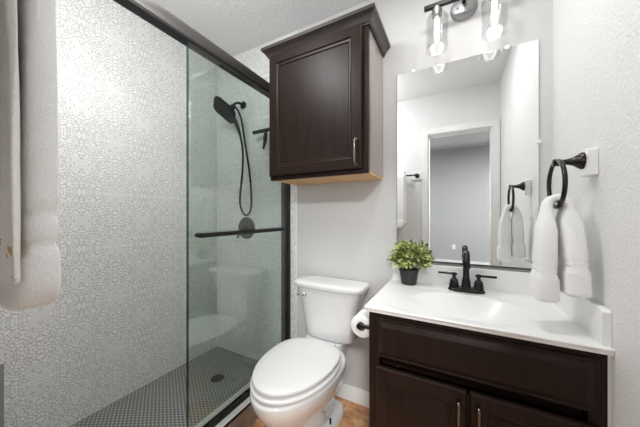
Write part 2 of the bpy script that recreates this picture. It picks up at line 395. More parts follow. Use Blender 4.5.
# ------------------------------------------------------------------ mirror
mx0, mx1, mz0, mz1 = -0.296, 0.334, 0.912, 1.965
mr = thing('wall_mirror', 'large frameless mirror above the vanity', 'mirror', ((mx0+mx1)/2, D, mz0))
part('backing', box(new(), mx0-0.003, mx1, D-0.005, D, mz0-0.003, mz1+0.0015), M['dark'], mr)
part('glass_pane', box(new(), mx0, mx1, D-0.010, D-0.005, mz0, mz1), M['mirror'], mr)
part('bottom_strip', box(new(), mx0-0.002, mx1, D-0.0135, D-0.0102, mz0-0.004, mz0+0.004), M['dark'], mr, label='dark bottom strip')  # dark strip along the pane's lower edge
for x, z, a in ((-0.209, mz1, 0), (0.217, mz1, 0), (mx1, 1.50, 1)):
    bm = new()
    if a == 1: box(bm, x-0.008, x+0.008, D-0.014, D-0.0105, z-0.009, z+0.009)
    else: lathe(bm, (x, D-0.0103, z), (0, -1, 0), [(0, 0.011), (0.002, 0.011), (0.004, 0.009), (0.005, 0.004)], 16)
    part('clip', bm, M['plate'], mr, label='clear white plastic clip')

# ------------------------------------------------------------------ vanity light
vl = thing('vanity_light', 'two-bulb vanity light with clear glass cylinder shades above the mirror', 'light', (0.037, D, 2.24))
bm = new(); lathe(bm, (0.037, D, 2.225), (0, -1, 0), [(0, 0.062), (0.006, 0.062), (0.012, 0.058), (0.02, 0.057), (0.023, 0.052)], 40)
canopy = part('canopy', bm, M['nickel'], vl)
for dx in (-0.028, 0.012):
    bm = new(); lathe(bm, (0.037+dx, D-0.023, 2.205+abs(dx)*0.6), (0, -1, 0), [(0, 0.006), (0.006, 0.006), (0.009, 0.003)], 12)
    part('screw_cap', bm, M['chrome'], canopy)
bm = new(); tube(bm, [(0.037, D-0.022, 2.245), (0.037, 1.40, 2.245)], 0.010, 14)
part('arm', bm, M['bronze'], vl)
part('crossbar', box(new(), -0.142, 0.216, 1.390, 1.410, 2.208, 2.228), M['bronze'], vl, bevel=0.002)
for x in (-0.083, 0.157):
    bm = new(); lathe(bm, (x, 1.40, 2.208), (0, 0, -1), [(0, 0.014), (0.012, 0.014), (0.013, 0.023), (0.045, 0.023), (0.046, 0.016), (0.056, 0.015)], 24)
    sk = part('socket', bm, M['nickel'], vl)
    bm = new(); lathe(bm, (x, 1.40, 2.163), (0, 0, -1), [(0, 0.018), (0.001, 0.036), (0.006, 0.047), (0.014, 0.052), (0.168, 0.052), (0.1695, 0.050), (0.168, 0.048), (0.014, 0.048), (0.007, 0.044), (0.003, 0.034), (0.003, 0.018)], 40, cap=False)
    part('shade', bm, M['clear'], sk, label='clear glass cylinder shade')
    bm = new(); lathe(bm, (x, 1.40, 2.150), (0, 0, -1), [(0, 0.010), (0.02, 0.010), (0.045, 0.0125), (0.07, 0.0135), (0.095, 0.0125), (0.112, 0.009), (0.122, 0.003)], 20)
    part('bulb', bm, M['bulb'], sk, label='lit bulb')
    bulb_light((x, 1.40, 2.05), PW['bulb'])

# ------------------------------------------------------------------ vanity cabinet
vx0, vx1, vyf = -0.312, 0.377, 1.01
vc = thing('vanity_cabinet', 'dark espresso vanity cabinet with doors under the white sink top', 'cabinet', ((vx0+vx1)/2, 1.25, 0))
bm = new(); box(bm, vx0, vx0+0.016, vyf+0.02, D-0.002, 0.09, 0.772); box(bm, vx1-0.016, vx1, vyf+0.02, D-0.002, 0.09, 0.772)
box(bm, vx0+0.016, vx1-0.016, vyf+0.02, D-0.002, 0.09, 0.106); box(bm, vx0+0.016, vx1-0.016, D-0.012, D-0.002, 0.106, 0.772)
part('carcass', bm, M['espresso'], vc)
part('toe_kick', box(new(), vx0+0.005, vx1-0.005, vyf+0.07, D-0.002, 0, 0.09), M['espresso'], vc)
bm = new()
box(bm, vx0, vx0+0.04, vyf, vyf+0.02, 0.09, 0.772); box(bm, vx1-0.04, vx1, vyf, vyf+0.02, 0.09, 0.772)
for z0, z1 in ((0.09, 0.12), (0.735, 0.772)): box(bm, vx0+0.04, vx1-0.04, vyf, vyf+0.02, z0, z1)
box(bm, 0.018, 0.058, vyf, vyf+0.02, 0.12, 0.545)
box(bm, vx0+0.04, vx1-0.04, vyf+0.045, vyf+0.06, 0.545, 0.62)
part('face_frame', bm, M['espresso'], vc)
bm = new(); nested(bm, -0.280, 0.357, 0.600, 0.752, vyf-0.0005, [(0, 0), (0, 0.009), (0.002, 0.0115), (0.006, 0.012), (0.009, 0.0105), (0.026, 0.0195), (0.028, 0.0215), (0.031, 0.022)])
part('drawer_front', bm, M['espresso'], vc, sharp=25)
for x0, x1, hx in ((-0.280, 0.034, 0.009), (0.042, 0.357, 0.067)):
    bm = new(); nested(bm, x0, x1, 0.115, 0.563, vyf-0.0005, [(0, 0), (0, 0.015), (0.005, 0.020), (0.050, 0.020), (0.054, 0.015), (0.060, 0.013), (0.064, 0.010), (0.070, 0.010), (0.092, 0.017), (0.096, 0.0175)])
    dr = part('door', bm, M['espresso'], vc, sharp=25)
    bm = new(); y1 = vyf-0.0208
    tube(bm, smooth_path([(hx, y1, 0.53), (hx, y1-0.018, 0.526), (hx, y1-0.023, 0.51), (hx, y1-0.023, 0.44), (hx, y1-0.018, 0.424), (hx, y1, 0.42)], 6), 0.005, 10)
    part('handle', bm, M['polished'], dr, label='polished bronze pull')

struct('trim_6', box(new(), 0.3785, R, 1.014, 1.03, 0.0, 0.771), M['caulk'])
# ------------------------------------------------------------------ vanity top with integral basin
tx0, tyf, zt = -0.327, 0.992, 0.793
top = thing('bathroom_sink', 'white cultured marble vanity top with oval sink basin', 'sink', (0.03, 1.25, zt-0.02))
bx, by, ba, bb = 0.045, 1.208, 0.222, 0.162
def top_z(x, y):
    q = math.hypot((x-bx)/ba, (y-by)/bb); z = zt
    e = ((abs(x-0.03)/0.318)**5+(abs(y-1.215)/0.205)**5)**0.2      # shallow dished deck round the bowl
    z -= 0.004*(1-min(1, max(0, (e-0.90)/0.10)))
    if q < 1.0: z -= 0.135*(1-q**2.2)
    return z
bm = new(); NX, NY = 150, 110; xs = [tx0+(R-0.0005-tx0)*i/NX for i in range(NX+1)]; ys = [tyf+(D-0.0005-tyf)*j/NY for j in range(NY+1)]
g = [[bm.verts.new((x, y, top_z(x, y))) for y in ys] for x in xs]
for i in range(NX):
    for j in range(NY): bm.faces.new((g[i][j], g[i+1][j], g[i+1][j+1], g[i][j+1]))
prev = [g[0][j].co for j in range(NY, -1, -1)]+[g[i][0].co for i in range(1, NX+1)]     # left edge then front edge
nrm = [V(-1, 0, 0)]*NY+[V(-0.7, -0.7, 0)]+[V(0, -1, 0)]*NX
rings = [[p+n*o+V(0, 0, -dz) for p, n in zip(prev, nrm)] for o, dz in ((0, 0), (0.002, 0.0015), (0.0025, 0.005), (0.0005, 0.007), (-0.003, 0.0085), (-0.005, 0.012), (-0.005, 0.0205), (-0.02, 0.0205))]
loft(bm, rings, cap=False, closed=False); bmesh.ops.remove_doubles(bm, verts=bm.verts[:], dist=1e-5)
deck = part('basin_deck', bm, M['marble'], top, sharp=30)
part('backsplash', box(new(), -0.322, R-0.0005, 1.481, D, zt-0.003, 0.896), M['marble'], top, bevel=0.003)
bm = new(); loft(bm, [[V(x, 1.006, zt-0.003), V(x, 1.006, 0.888), V(x, 1.016, 0.896), V(x, 1.4805, 0.896), V(x, 1.4805, zt-0.003)] for x in (0.364, R-0.0005)])
part('side_splash', bm, M['marble'], top, bevel=0.002)
bm = new(); zb = top_z(bx, by); lathe(bm, (bx, by, zb+0.0005), (0, 0, 1), [(0, 0.023), (0.002, 0.023), (0.003, 0.019), (0.0015, 0.015), (0.004, 0.012), (0.006, 0.004)], 24)
part('drain', bm, M['bronze'], top)

# ------------------------------------------------------------------ faucet
fx, fy, fz = 0.045, 1.425, 0.7933
fc = thing('sink_faucet', 'dark bronze two-handle faucet on the sink deck', 'faucet', (fx, fy, fz))
bm = new()
def stad(hx, hy, z): return superring(fx, fy, hx, hy, z, 36, 3.2)
loft(bm, [stad(0.079, 0.027, fz), stad(0.079, 0.027, fz+0.006), stad(0.075, 0.024, fz+0.010), stad(0.066, 0.019, fz+0.018)])
part('base', bm, M['bronze'], fc)
bm = new(); lathe(bm, (fx, fy, fz+0.016), (0, 0, 1), [(0, 0.021), (0.012, 0.020), (0.030, 0.019), (0.040, 0.0170), (0.048, 0.015), (0.055, 0.0145)], 20)
pth = smooth_path([(fx, fy, fz+0.06), (fx, fy, fz+0.11), (fx, fy-0.002, fz+0.150), (fx, fy-0.018, fz+0.181), (fx, fy-0.045, fz+0.193), (fx, fy-0.075, fz+0.184), (fx, fy-0.092, fz+0.160), (fx, fy-0.095, fz+0.138)], 7)
tube(bm, pth, lambda t: 0.0142-0.001*t, 16); lathe(bm, (fx, fy-0.095, fz+0.141), (0, 0, -1), [(0, 0.0150), (0.012, 0.0150), (0.014, 0.011)], 16)
part('spout', bm, M['bronze'], fc)
for s in (-1, 1):
    x = fx+s*0.052; bm = new()
    lathe(bm, (x, fy, fz+0.016), (0, 0, 1), [(0, 0.023), (0.010, 0.021), (0.026, 0.019), (0.036, 0.016), (0.043, 0.009), (0.055, 0.008)], 18)
    h = part('handle', bm, M['bronze'], fc)
    bm = new(); tube(bm, [(x-s*0.014, fy, fz+0.078), (x+s*0.072, fy, fz+0.079)], 0.0055, 10); lathe(bm, (x, fy, fz+0.068), (0, 0, 1), [(0, 0.0085), (0.016, 0.0085), (0.018, 0.006)], 14)
    part('lever', bm, M['bronze'], h)

# ------------------------------------------------------------------ potted plant
px, py = -0.222, 1.430
pl = thing('potted_plant', 'small leafy green plant in a black pot at the left end of the sink top', 'plant', (px, py, 0.7935))
bm = new(); lathe(bm, (px, py, 0.7935), (0, 0, 1), [(0, 0.036), (0.002, 0.038), (0.068, 0.047), (0.069, 0.050), (0.080, 0.051), (0.081, 0.047), (0.072, 0.045)], 32)
part('pot', bm, M['pot'], pl)
bm = new(); lathe(bm, (px, py, 0.8665), (0, 0, 1), [(0, 0.0435), (0.003, 0.042), (0.006, 0.02)], 20)
part('soil', bm, M['soil'], pl)
bm = new(); bl = new(); rnd = random.Random(3)
cen = V(px, py-0.006, 0.922)
for k in range(40):
    a = rnd.uniform(0, 2*PI); e = rnd.uniform(-0.15, 1.35); d = V(math.cos(a)*math.cos(e)*0.115, math.sin(a)*math.cos(e)*0.070, math.sin(e)*0.10)
    tube(bm, smooth_path([(px+d.x*0.12, py+d.y*0.12, 0.872), (px+d.x*0.35, py+d.y*0.35, 0.905), tuple(cen+d*0.8)], 3), 0.0014, 5)
part('stems', bm, M['stem'], pl)
def leaf(bm, p, d, n, L, W):
    d = d.normalized(); s = d.cross(n).normalized(); n = s.cross(d)
    pts = []
    for t, wd, h in ((0, 0.0, 0), (0.18, 0.62, 0.05), (0.45, 1.0, 0.09), (0.75, 0.75, 0.05), (1.0, 0.0, -0.06)):
        pts.append((p+d*L*t+n*h*L, s*W*wd*0.5, n*0.12*W*wd))
    c = [bm.verts.new(q[0]) for q in pts]; l = [bm.verts.new(q[0]+q[1]+q[2]) for q in pts[1:4]]; r = [bm.verts.new(q[0]-q[1]+q[2]) for q in pts[1:4]]
    for S in (l, r):
        bm.faces.new((c[0], c[1], S[0])); bm.faces.new((c[1], c[2], S[1], S[0])); bm.faces.new((c[2], c[3], S[2], S[1])); bm.faces.new((c[3], c[4], S[2]))
for k in range(330):
    a = rnd.uniform(0, 2*PI); e = math.asin(rnd.uniform(-0.42, 1)); rr = rnd.uniform(0.55, 1.0)
    d = V(math.cos(a)*math.cos(e), math.sin(a)*math.cos(e), math.sin(e))
    lump = 0.80+0.34*mnoise.noise(d*1.9+V(3, 1, 5)); p = cen+V(d.x*0.110, d.y*0.062, d.z*0.088)*rr*lump
    if p.z < 0.878 and math.hypot(p.x-px, p.y-py) < 0.056: p.z += 0.03
    if p.y > 1.452: p.y = 1.452
    dd = (d+V(rnd.uniform(-.8, .8), rnd.uniform(-.8, .4), rnd.uniform(-.6, .7)))
    if p.y > 1.425 and dd.y > 0: dd.y = -dd.y
    leaf(bl, p, dd, V(rnd.uniform(-.5, .5), rnd.uniform(-.6, .3), 1), rnd.uniform(0.028, 0.042), rnd.uniform(0.019, 0.028))
part('foliage', bl, M['leaf'], pl)

# ------------------------------------------------------------------ toilet
TX = -0.693
tl = thing('toilet', 'white two-piece toilet with closed lid against the back wall', 'toilet', (TX, 1.15, 0))
def egg(cy_f, cy_b, hw, z, n=48, wide=0.60, back=2.6):
    """bowl outline: round front (towards -y), squarer back"""
    out = []; ym = cy_f+(cy_b-cy_f)*wide
    for i in range(n):
        t = 2*PI*i/n; c, s = math.cos(t), math.sin(t)
        if s <= 0: x = hw*c; y = ym+(ym-cy_f)*s
        else: x = hw*math.copysign(abs(c)**(2/back), c); y = ym+(cy_b-ym)*abs(s)**(2/back)
        out.append(V(TX+x, y, z))
    return out
bm = new()
loft(bm, [egg(0.985, 1.42, 0.080, 0.0), egg(0.985, 1.42, 0.080, 0.02), egg(0.985, 1.41, 0.078, 0.06), egg(0.95, 1.40, 0.088, 0.12), egg(0.90, 1.39, 0.125, 0.19), egg(0.84, 1.38, 0.158, 0.26),
          egg(0.80, 1.37, 0.186, 0.32), egg(0.783, 1.365, 0.194, 0.355), egg(0.780, 1.36, 0.196, 0.385), egg(0.783, 1.36, 0.193, 0.393), egg(0.83, 1.34, 0.155, 0.394)])
bowl = part('bowl', bm, M['porcelain'], tl, sub=1)
bm = new()                                          # deck that carries the tank
loft(bm, [superring(TX, 1.385, 0.095, 0.085, z, 28, 4) for z in (0.24,)]+[superring(TX, 1.385, hx, 0.095, z, 28, 4) for hx, z in ((0.105, 0.30), (0.118, 0.36), (0.124, 0.40), (0.122, 0.425))])
part('tank_deck', bm, M['porcelain'], tl, bevel=0.004)
bm = new(); loft(bm, [superring(TX, y, hx, hy, z, 36, 4) for hx, hy, y, z in ((0.122, 0.18, 1.25, 0.0), (0.122, 0.18, 1.25, 0.014), (0.114, 0.17, 1.255, 0.028), (0.082, 0.15, 1.26, 0.04))])
foot = part('foot', bm, M['porcelain'], tl, bevel=0.003)
for s in (-1, 1):
    bm = new(); lathe(bm, (TX+s*0.095, 1.235, 0.026), (0, 0, 1), [(0, 0.013), (0.003, 0.013), (0.004, 0.006), (0.035, 0.0055), (0.036, 0.003)], 12)
    part('bolt', bm, M['bronze'], foot, label='dark exposed floor bolt')
# tank: flared towards the top, bowed front
TKX = -0.668
def tank_ring(hx, yf, yb, z, n=44, p=5.0, bow=0.012):
    out = []
    for q in superring(TKX, (yf+yb)/2, hx, (yb-yf)/2, z, n, p):
        if q.y < (yf+yb)/2: q.y -= bow*(1-((q.x-TKX)/hx)**2)
        out.append(q)
    return out
bm = new()
loft(bm, [tank_ring(0.125, 1.345, 1.455, 0.428), tank_ring(0.150, 1.335, 1.462, 0.432), tank_ring(0.158, 1.328, 1.465, 0.445), tank_ring(0.163, 1.325, 1.468, 0.50), tank_ring(0.172, 1.320, 1.470, 0.57), tank_ring(0.186, 1.314, 1.472, 0.64),
          tank_ring(0.203, 1.306, 1.474, 0.70), tank_ring(0.212, 1.302, 1.475, 0.728)])
part('tank', bm, M['porcelain'], tl)
bm = new()
loft(bm, [tank_ring(0.216, 1.298, 1.478, 0.7285), tank_ring(0.226, 1.290, 1.484, 0.733), tank_ring(0.230, 1.286, 1.486, 0.745), tank_ring(0.230, 1.286, 1.486, 0.754), tank_ring(0.226, 1.290, 1.484, 0.761), tank_ring(0.214, 1.300, 1.478, 0.765), tank_ring(0.15, 1.33, 1.45, 0.766)])
part('tank_lid', bm, M['porcelain'], tl)
bm = new(); lathe(bm, (TKX-0.135, 1.306, 0.690), (0, -1, 0), [(-0.01, 0.015), (0.006, 0.016), (0.012, 0.016), (0.020, 0.012), (0.023, 0.006)], 20)
lv = part('flush_lever', bm, M['chrome'], tl, label='chrome flush lever')
tube(b2 := new(), smooth_path([(TKX-0.137, 1.288, 0.690), (TKX-0.160, 1.284, 0.689), (TKX-0.178, 1.285, 0.687)], 6), lambda t: 0.0055+0.001*t, 10)
part('lever_arm', b2, M['chrome'], lv)
def slab(f, b, hw, z0, z1, r=0.006):
    return [egg(f+r*2, b-r, hw-r*2, z0), egg(f+r, b-r, hw-r, z0), egg(f+0.001, b-0.001, hw-0.001, z0+r*0.5), egg(f, b, hw, (z0+z1)/2), egg(f+0.002, b-0.002, hw-0.002, z1-r*0.6), egg(f+r*1.4, b-r*1.4, hw-r*1.4, z1-r*0.1), egg(f+0.05, b-0.04, hw-0.05, z1+0.002), egg(f+0.13, b-0.10, hw-0.12, z1+0.003)]
part('seat', loft(new(), slab(0.788, 1.285, 0.1935, 0.4015, 0.4175)), M['seat'], tl)
part('lid', loft(new(), slab(0.797, 1.288, 0.186, 0.4275, 0.4455)), M['seat'], tl)
for s in (-1, 1):
    bm = new(); lathe(bm, (TX+s*0.075-0.02, 1.298, 0.424), (1, 0, 0), [(0, 0.010), (0.002, 0.012), (0.038, 0.012), (0.04, 0.010)], 14)
    part('hinge', bm, M['seat'], tl)

# ------------------------------------------------------------------ toilet paper
qx, qz = -0.364, 0.684
tp = thing('toilet_paper_holder', 'dark bronze toilet paper holder on the vanity side', 'holder', (vx0, 1.05, qz))
bm = new(); lathe(bm, (vx0, 1.05, qz), (-1, 0, 0), [(0, 0.020), (0.004, 0.020), (0.008, 0.012), (0.012, 0.008), (0.052, 0.0075)], 20)
lathe(bm, (qx, 1.05, qz), (0, 1, 0), [(-0.016, 0.006), (-0.013, 0.014), (0.004, 0.015), (0.008, 0.008), (0.115, 0.0075), (0.118, 0.005)], 18)
part('rod', bm, M['bronze'], tp)
rl = thing('toilet_paper_roll', 'white toilet paper roll beside the vanity', 'toilet paper', (qx, 1.11, qz))
bm = new(); lathe(bm, (qx, 1.062, qz-0.0093), (0, 1, 0), [(0, 0.019), (0.0005, 0.046), (0.003, 0.049), (0.092, 0.049), (0.095, 0.046), (0.0955, 0.019), (0, 0.019)], 40, cap=False)
part('roll', bm, M['paper'], rl)
bm = new(); lathe(bm, (qx, 1.0615, qz-0.0093), (0, 1, 0), [(0, 0.0188), (0.096, 0.0188), (0.096, 0.0175), (0, 0.0175), (0, 0.0188)], 24, cap=False)
part('cardboard_core', bm, M['card'], rl)

# ------------------------------------------------------------------ towel ring and hand towel
ry, rz = 1.100, 1.326
tr = thing('towel_ring', 'black towel ring on a white block on the right wall', 'towel ring', (R, ry, rz))
part('mounting_block', box(new(), R-0.030, R, ry-0.022, ry+0.022, rz-0.042, rz+0.042), M['plate'], tr, bevel=0.004, label='white mounting block')
bm = new(); lathe(bm, (R-0.0302, ry, rz+0.008), (-1, 0, 0), [(0, 0.027), (0.004, 0.027), (0.012, 0.021), (0.022, 0.014), (0.036, 0.0095), (0.053, 0.008), (0.062, 0.008)], 24)
lathe(bm, (0.292, ry, rz+0.008), (-1, 0, 0), [(-0.009, 0.009), (-0.008, 0.012), (0.008, 0.012), (0.010, 0.009)], 16)
part('post', bm, M['bronze'], tr)
RR = 0.0755; rc = V(0.292, ry, rz+0.013-RR)
bm = new(); tube(bm, [rc+V(0.0, math.sin(2*PI*i/48)*RR, math.cos(2*PI*i/48)*RR) for i in range(48)], 0.0066, 10, closed=True)
part('ring', bm, M['bronze'], tr)

def drape(bm, path, fixed, hw, th, n=30, p=4.5, wob=0.0, seed=0.0, wshift=None):
    """folded cloth: rounded cross-section swept along a path; fixed = direction of its width"""
    f = Vector(fixed); P = [Vector(q) for q in path]; N = len(P); rings = []
    for i, q in enumerate(P):
        t = i/(N-1); d = (P[min(i+1, N-1)]-P[max(i-1, 0)]).normalized(); nrm = d.cross(f).normalized(); r = []
        for k in range(n):
            a = 2*PI*k/n; c, s = math.cos(a), math.sin(a)
            x = hw(t)*math.copysign(abs(c)**(2/p), c); y = th(t)*0.5*math.copysign(abs(s)**(2/p), s)
            pt = q+f*(x+(wshift(t) if wshift else 0))+nrm*y
            if wob: pt += nrm*wob*mnoise.noise(V(pt.x*14+seed, pt.y*14, pt.z*5))+f*wob*0.6*mnoise.noise(V(pt.x*9, pt.y*9+seed, pt.z*9))
            r.append(pt)
        rings.append(r)
    def cap(r, k):
        c = sum(r, Vector())/len(r); return [c+(q-c)*k for q in r]
    d0 = (P[0]-P[1]).normalized(); d1 = (P[-1]-P[-2]).normalized()
    rings = [[q+d0*r_ for q in cap(rings[0], k_)] for k_, r_ in ((0.45, 0.0115), (0.72, 0.010), (0.88, 0.0065), (0.96, 0.003))]+rings+[[q+d1*r_ for q in cap(rings[-1], k_)] for k_, r_ in ((0.96, 0.003), (0.88, 0.0065), (0.72, 0.010), (0.45, 0.0115))]
    return loft(bm, rings)
def dense(path, n):
    P = [Vector(q) for q in path]; L = [0]
    for a, b in zip(P, P[1:]): L.append(L[-1]+(b-a).length)
    out = []; j = 0
    for i in range(n+1):
        s = L[-1]*i/n
        while j < len(L)-2 and L[j+1] < s: j += 1
        k = (s-L[j])/max(1e-9, L[j+1]-L[j]); out.append(P[j].lerp(P[j+1], min(1, k)))
    return out
rb = rc.z-RR                                          # lowest point of the ring
hp = dense(smooth_path([(0.257, ry-0.012, 0.895), (0.258, ry-0.012, 1.00), (0.262, ry-0.01, 1.10), (0.266, ry, rb), (0.276, ry, rb+0.023), (0.292, ry, rb+0.031), (0.308, ry, rb+0.023), (0.318, ry, rb), (0.322, ry-0.01, 1.10), (0.326, ry-0.015, 1.02), (0.329, ry-0.018, 0.922)], 8), 110)
def hem(t, z0=None):
    e = min(t, 1-t); b = 1.0                          # woven border: two ridges, then a fuller hem
    b += 0.15*(1-min(1, max(0, (e-0.105)/0.02)))
    for c_ in (0.112, 0.128, 0.152): b -= 0.13*math.exp(-((e-c_)/0.0055)**2)
    return b
def h_w(t):
    e = min(t, 1-t)*2                               # 0 at the hems, 1 over the ring
    return (0.034+0.018*min(1, (1-e)/0.5))*(0.97+0.2*(hem(t)-1))
def h_t(t):
    e = min(t, 1-t)*2; k = 0.023+0.031*min(1, max(0, (0.87-e)/0.2))
    return k*hem(t)
ht = finish('hand_towel', drape(new(), hp, (0, 1, 0), h_w, h_t, wob=0.004, seed=2.0), M['towel'], origin=(0.29, ry, 0.9))
tag(ht, 'white hand towel hanging through the ring on the right wall', 'towel')

# ------------------------------------------------------------------ wall plates
def wall_plate(name, label, y, z, toggles):
    t = thing(name, label, 'switch' if 'switch' in name else 'outlet', (R, y, z))
    part('cover_plate', box(new(), R-0.006, R, y-0.036, y+0.036, z-0.058, z+0.058), M['plate'], t, bevel=0.003)
    for dz in toggles: part('rocker' if 'switch' in name else 'socket', box(new(), R-0.009, R-0.0062, y-0.016, y+0.016, z+dz-0.016-0.016*(len(toggles) == 1), z+dz+0.016+0.016*(len(toggles) == 1)), M['plate'], t, bevel=0.002)
wall_plate('wall_outlet', 'white outlet plate half hidden behind the hanging hand towel', 1.235, 1.10, (-0.022, 0.022))
wall_plate('light_switch', 'white switch plate seen only in the mirror, beside the doorway', 0.40, 1.20, (0,))

# ------------------------------------------------------------------ shower enclosure
gx = -1.075
sd = thing('shower_door_frame', 'black metal shower door frame with top rail and curb track', 'shower door', (gx, 0.74, 0.12))
bm = new(); prof = [(-1.103, 1.956), (-1.050, 1.956), (-1.049, 1.962), (-1.049, 2.000), (-1.054, 2.012), (-1.063, 2.020), (-1.075, 2.023), (-1.088, 2.019), (-1.103, 2.005)]
loft(bm, [[V(a, y, z) for a, z in prof] for y in (-0.019, D-0.0005)])
part('header_rail', bm, M['header'], sd, sharp=50, label='brushed dark bronze top rail')
part('rail_channel', box(new(), -1.103, -1.051, -0.019, D-0.0005, 1.946, 1.9557), M['black'], sd)
bm = new(); box(bm, -1.082, -1.046, -0.019, D-0.0005, 0.1205, 0.128); box(bm, -1.053, -1.046, -0.019, D-0.0005, 0.128, 0.148); box(bm, -1.082, -1.076, -0.019, D-0.0005, 0.128, 0.140)
part('bottom_track', bm, M['black'], sd)
for y0, y1 in ((D-0.028, D-0.0005), (-0.0195, 0.006)): part('wall_jamb', box(new(), -1.106, -1.043, y0, y1, 0.1485, 1.9455), M['black'], sd)
for xg, y0, bar, lab in ((-1.062, 0.724, True, 'greenish sliding glass panel with a black towel bar, closing the far half of the shower'),):
    gp = thing('sliding_glass_panel', lab, 'glass panel', (xg, (y0+D)/2, 0.14))
    part('pane', box(new(), xg-0.005, xg+0.005, y0, D-0.030, 0.1305+0.012, 1.944), M['glass'], gp)
    part('edge_seal', box(new(), xg-0.0055, xg+0.0055, y0-0.004, y0-0.0002, 0.1425, 1.944), M['edge'], gp, label='dark green polished glass edge')
    if bar:
        bm = new(); tube(bm, smooth_path([(xg+0.006, 0.765, 1.070), (xg+0.031, 0.760, 1.070), (xg+0.043, 0.775, 1.070), (xg+0.046, 0.80, 1.070), (xg+0.046, 1.33, 1.070), (xg+0.043, 1.36, 1.070), (xg+0.031, 1.375, 1.070), (xg+0.006, 1.37, 1.070)], 6), 0.0112, 12)
        part('towel_bar', bm, M['black'], gp)

# ------------------------------------------------------------------ shower fittings
sh = thing('handheld_shower', 'black rounded-square shower head with looping hose on the end wall', 'shower head', (-1.50, D, 2.05))
bm = new(); lathe(bm, (-1.50, D, 2.045), (0, -1, 0), [(0, 0.030), (0.006, 0.030), (0.012, 0.022), (0.016, 0.012)], 24)
tube(bm, smooth_path([(-1.50, D-0.01, 2.045), (-1.50, D-0.05, 2.045), (-1.503, D-0.085, 2.025), (-1.507, D-0.105, 2.00)], 6), 0.010, 12)
part('shower_arm', bm, M['black'], sh)
bm = new(); lathe(bm, (-1.507, D-0.10, 2.005), (-0.1, -0.35, -0.8), [(0, 0.014), (0.005, 0.021), (0.022, 0.022), (0.03, 0.014)], 18)
part('diverter', bm, M['black'], sh)
hd = V(-0.24, -0.62, -0.75).normalized(); hc = V(-1.535, D-0.145, 1.968)
hu = V(0.80, -0.52, 0.25); hu = (hu-hd*hu.dot(hd)).normalized(); hv = hd.cross(hu)
def hring(h, r, p=4.2): return [hc+hd*h+hu*q.x+hv*q.y for q in superring(0, 0, r, r, 0, 40, p)]
loft(bm := new(), [hring(-0.012, 0.030, 2.2), hring(-0.004, 0.055, 3), hring(0.006, 0.088), hring(0.014, 0.094), hring(0.022, 0.094), hring(0.025, 0.089), hring(0.023, 0.070), hring(0.023, 0.01)])
hdp = part('spray_face', bm, M['black'], sh)
bm = new(); tube(bm, smooth_path([(-1.505, D-0.125, 1.945), (-1.487, D-0.118, 1.90), (-1.462, D-0.105, 1.845), (-1.440, D-0.095, 1.775)], 6), lambda t: 0.021-0.010*abs(t-0.35)-0.005*t, 14)
part('hand_wand', bm, M['black'], sh)
bm = new(); tube(bm, smooth_path([(-1.440, D-0.095, 1.775), (-1.428, D-0.08, 1.66), (-1.440, D-0.07, 1.50), (-1.475, D-0.06, 1.32), (-1.476, D-0.055, 1.235), (-1.448, D-0.05, 1.175), (-1.412, D-0.05, 1.165), (-1.378, D-0.05, 1.20), (-1.368, D-0.05, 1.30), (-1.385, D-0.055, 1.50), (-1.415, D-0.07, 1.72), (-1.440, D-0.085, 1.90), (-1.480, D-0.095, 1.985), (-1.503, D-0.10, 2.0)], 8), 0.0078, 10)
part('hose', bm, M['black'], sh)
sv = thing('shower_valve', 'black round shower valve plate with lever on the end wall', 'shower valve', (-1.465, D, 1.06))
bm = new(); lathe(bm, (-1.465, D, 1.062), (0, -1, 0), [(0, 0.086), (0.004, 0.086), (0.008, 0.082), (0.009, 0.04)], 44)
part('escutcheon', bm, M['black'], sv)
bm = new(); lathe(bm, (-1.465, D-0.0095, 1.062), (0, -1, 0), [(0, 0.026), (0.035, 0.024), (0.042, 0.020), (0.045, 0.01)], 24); tube(bm, [(-1.475, D-0.04, 1.052), (-1.520, D-0.045, 0.985)], 0.008, 12)
part('lever', bm, M['black'], sv)
sq = thing('shower_squeegee', 'dark squeegee hanging high on the shower end wall beside the cabinet', 'squeegee', (-1.25, D, 1.78))
bm = new(); lathe(bm, (-1.196, D, 1.79), (0, -1, 0), [(0, 0.024), (0.008, 0.024), (0.012, 0.010), (0.045, 0.009), (0.05, 0.014), (0.056, 0.010)], 18)
part('wall_hook', bm, M['black'], sq)
part('blade', box(new(), -1.345, -1.205, D-0.066, D-0.046, 1.772, 1.796), M['black'], sq, bevel=0.004)
bm = new(); tube(bm, smooth_path([(-1.222, D-0.056, 1.775), (-1.226, D-0.056, 1.74), (-1.232, D-0.056, 1.70), (-1.247, D-0.056, 1.65)], 6), lambda t: 0.009+0.006*math.sin(PI*min(1, t*1.15)), 12)
part('handle', bm, M['black'], sq)
dn = thing('shower_drain', 'round metal drain in the dark mosaic shower floor', 'drain', (-1.44, 1.20, 0.04))
bm = new(); lathe(bm, (-1.44, 1.20, 0.0401), (0, 0, 1), [(0, 0.056), (0.003, 0.056), (0.004, 0.052)], 36); part('flange', bm, M['steel'], dn)
bm = new(); lathe(bm, (-1.44, 1.20, 0.0442), (0, 0, 1), [(0, 0.044), (0.0012, 0.043)], 32); part('strainer', bm, M['hole'], dn)  # strainer is a plain dark disc
bm = new(); loft(bm, [[V(XW, -0.0195, z), V(-1.50, -0.0195, z), V(XW, 0.338, z)] for z in (0.04, 0.492)])
tag(part_b := finish('shower_bench', bm, M['bench'], origin=(XW+0.1, 0.1, 0.04), bevel=0.003), 'grey corner bench at the left edge of the shower', 'bench')

